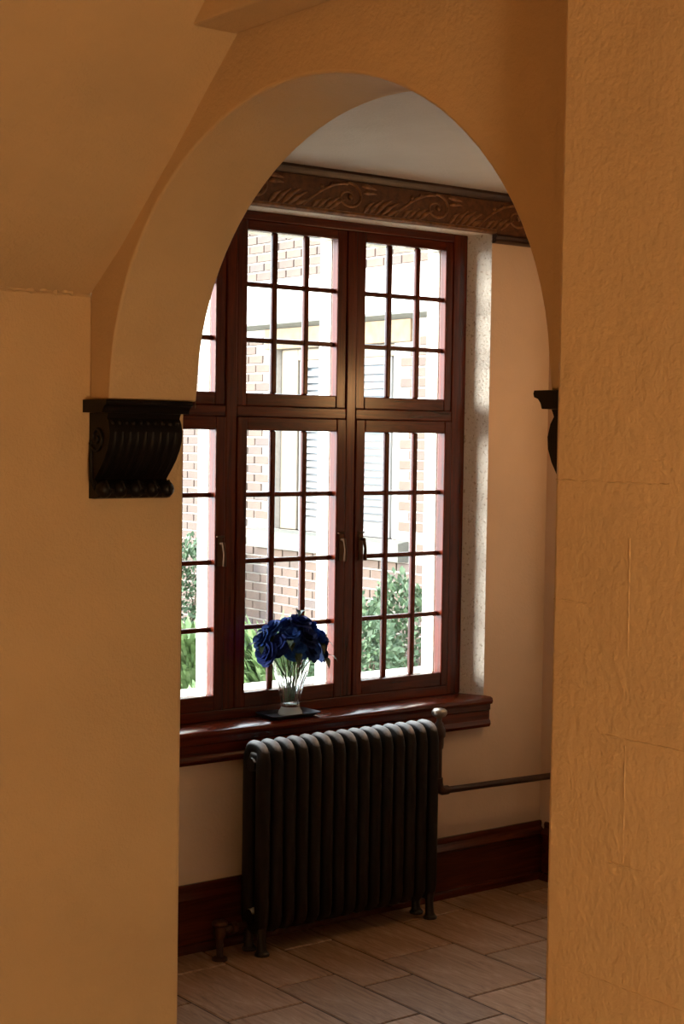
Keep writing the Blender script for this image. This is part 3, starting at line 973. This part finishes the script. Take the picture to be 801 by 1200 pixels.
# window joinery
for y0, y1, nm in ((WY1 - .24, WY1, 'window_frame'), (WY0, WY0 + .13, 'window_frame')):
    bpart(nm, MB().box(XB + .06, XB + .16, y0, y1, WZ0, WZ1), M['cream'] if y0 > 10 else M['stone_w'], bevel=.01)
bpart('window_frame', MB().box(XB + .06, XB + .16, WY0 + .13, WY1 - .24, WZ1 - .10, WZ1), M['cream'], bevel=.01)
bpart('pane', MB().box(XB + .14, XB + .15, WY0 + .13, WY1 - .24, WZ0, WZ1 - .1), M['dark_glass'])
slat = MB().prism([(-.030, -.004), (-.030, .002), (.030, .004), (.030, -.002)], 'Y', 0, 1)
for y0, y1 in ((10.25, 10.83), (9.62, 10.20)):
    sh = empty('shutter', (0, 0, 0)); sh.parent = bw
    sh['label'] = 'white louvred shutter'
    fm = MB()
    xo = .07
    fm.box(xo, xo + .035, y0 - 10.5, y0 + .04 - 10.5, WZ0 + .35, WZ1 - .1 + .35).box(xo, xo + .035, y1 - .04 - 10.5, y1 - 10.5, WZ0 + .35, WZ1 - .1 + .35)
    fm.box(xo, xo + .035, y0 + .04 - 10.5, y1 - .04 - 10.5, WZ0 + .35, WZ0 + .42).box(xo, xo + .035, y0 + .04 - 10.5, y1 - .04 - 10.5, WZ1 - .16 + .35, WZ1 - .1 + .35)
    part('shutter_frame', fm, M['shutter'], sh, bevel=.004)
    L_ = y1 - y0 - .08
    sl_me = MB().add([(-.018, 0, -.022), (-.018, L_, -.022), (-.012, L_, -.024), (-.012, 0, -.024), (.018, 0, .024), (.018, L_, .024), (.024, L_, .022), (.024, 0, .022)],
                     [(0, 1, 5, 4), (3, 7, 6, 2), (0, 3, 2, 1), (4, 5, 6, 7), (0, 4, 7, 3), (1, 2, 6, 5)]).mesh('slat', M['shutter'])
    for q in range(22):
        link('slat', sl_me, sh, (xo + .018, y0 + .04 - 10.5, WZ0 + .445 + q * .0575))
# bricks laid in running bond: the nearest visible ones are single parts
BLn, BH, JT = .205, .066, .012
bme = MB()
hl, hh, cc = BLn / 2, BH / 2, .004
bme.add([(.0, -hl, -hh), (.0, hl, -hh), (.0, hl, hh), (.0, -hl, hh), (-.012, -hl + cc, -hh + cc), (-.012, hl - cc, -hh + cc), (-.012, hl - cc, hh - cc), (-.012, -hl + cc, hh - cc)],
        [(4, 7, 6, 5), (0, 4, 5, 1), (1, 5, 6, 2), (2, 6, 7, 3), (3, 7, 4, 0)])
brick_me = bme.mesh('brick', M['brick'])
cand = []
row = 0
z = -.31
while z < 3.95:
    y = 7.05 + (row % 2) * (BLn + JT) / 2
    while y < 14.9:
        yc_, zc_ = y + hl, z + hh
        hit = (2.66 < zc_ < 3.13) or (WY0 - .02 - hl < yc_ < WY1 + .02 + hl and .98 < zc_ < WZ1) or (WY0 - .15 - hl < yc_ < WY1 + .15 + hl and WZ1 - .02 < zc_ < 2.72) or (9.30 - hl < yc_ < 11.37 + hl and .82 < zc_ < 1.06)
        if not hit: cand.append((yc_, zc_))
        y += BLn + JT
    z += BH + JT
    row += 1
seen = [c for c in cand if 8.9 < c[0] < 12.5 and .15 < c[1] < 3.62]
seen.sort(key=lambda c: c[0] * 1.0)
single = set(seen[:290])
rest = MB()
for c in cand:
    if c in single:
        o = link('brick', brick_me, bw, (rnd.uniform(-.003, .003) + .012, c[0] - 10.5, c[1] + .35))
    else:
        jx = rnd.uniform(-.003, .003) + .012
        rest.add([(x + jx, yy + c[0] - 10.5, zz + c[1] + .35) for x, yy, zz in bme.v], bme.f)
o = part('brickwork', rest, M['brick'], bw)
o['kind'] = 'stuff'

def shrub(name, c, r, nleaf, ls, mat, label, cat='shrub', blade=False, seed=1):
    r_ = random.Random(seed)
    root = empty(name, (c[0], c[1], -.35))
    tag(root, label, cat, 'shrubs against the brick wing')
    zc = c[2] + .35
    st = MB()
    for k_ in range(5):
        a = 2 * PI * k_ / 5
        st.tube([(.03 * math.cos(a), .03 * math.sin(a), 0), (.3 * r[0] * math.cos(a), .3 * r[1] * math.sin(a), zc * .6), (.5 * r[0] * math.cos(a), .5 * r[1] * math.sin(a), zc + .2 * r[2])], [.015, .011, .005], 5)
    part('branches', st, M['bark'], root, 60)
    lm_ = MB()
    for k_ in range(nleaf):
        if blade:
            a = r_.uniform(0, 2 * PI); el_ = r_.uniform(.5, 1.35)
            q = r_.random() ** .5
            b0 = Vector((q * r[0] * .6 * math.cos(a), q * r[1] * .6 * math.sin(a), r_.uniform(.1, 1.0) * zc))
            d = Vector((math.cos(a) * math.cos(el_), math.sin(a) * math.cos(el_), math.sin(el_)))
            ln = ls * r_.uniform(.7, 1.4)
            s_ = d.cross(Vector((0, 0, 1))).normalized() * ls * .05
            m1 = b0 + d * ln * .55
            tip = b0 + d * ln * .95 + Vector((0, 0, -.18 * ln))
            lm_.add([b0 - s_, b0 + s_, m1 + s_, m1 - s_, tip], [(0, 1, 2, 3), (3, 2, 4)])
        else:
            u_ = Vector((r_.gauss(0, 1), r_.gauss(0, 1), r_.gauss(0, 1))).normalized() * (r_.uniform(.55, 1.0) ** .5)
            bl = 1 + .12 * math.sin(5 * u_.x + seed) + .1 * math.sin(7 * u_.y)
            p = Vector((u_.x * r[0] * bl, u_.y * r[1] * bl, zc + u_.z * r[2] * bl))
            d = (u_ + Vector((r_.gauss(0, .5), r_.gauss(0, .5), r_.gauss(0, .5)))).normalized()
            s_ = d.orthogonal().normalized()
            s_ = (s_ * math.cos(k_) + d.cross(s_) * math.sin(k_))
            ln = ls * r_.uniform(.7, 1.3)
            lm_.add([p, p + d * ln * .5 + s_ * ln * .28, p + d * ln, p + d * ln * .5 - s_ * ln * .28], [(0, 1, 2, 3)])
    o = part('foliage', lm_, mat, root)
    o['kind'] = 'stuff'
    return root
shrub('rounded_shrub', (6.35, 8.20, .25), (.28, .34, .50), 3800, .055, M['leaf_dark'], 'dark green rounded shrub seen through the left column of panes of the right casement', seed=2)
shrub('rounded_shrub', (7.15, 8.62, .25), (.28, .36, .54), 3800, .055, M['leaf_dark'], 'dense green shrub by the bricks, seen through the middle panes of the right casement', seed=3)
shrub('arching_grass', (6.70, 9.62, .20), (.34, .30, .5), 700, .36, M['leaf_light'], 'light green arching grass clump seen behind the bouquet', 'plant', True, 4)
shrub('arching_grass', (6.70, 10.75, .12), (.30, .28, .45), 600, .32, M['leaf_light'], 'pale green grass clump seen through the lower panes of the left casement', 'plant', True, 5)
shrub('rounded_shrub', (7.2, 11.75, .38), (.36, .34, .50), 3200, .055, M['leaf_dark'], 'dark bush seen through the third row of the left casement', seed=6)
shrub('low_shrub', (5.35, 8.45, -.12), (.36, .36, .26), 1800, .075, M['leaf_light'], 'low light green bush seen left of the vase through the bottom panes', seed=7)
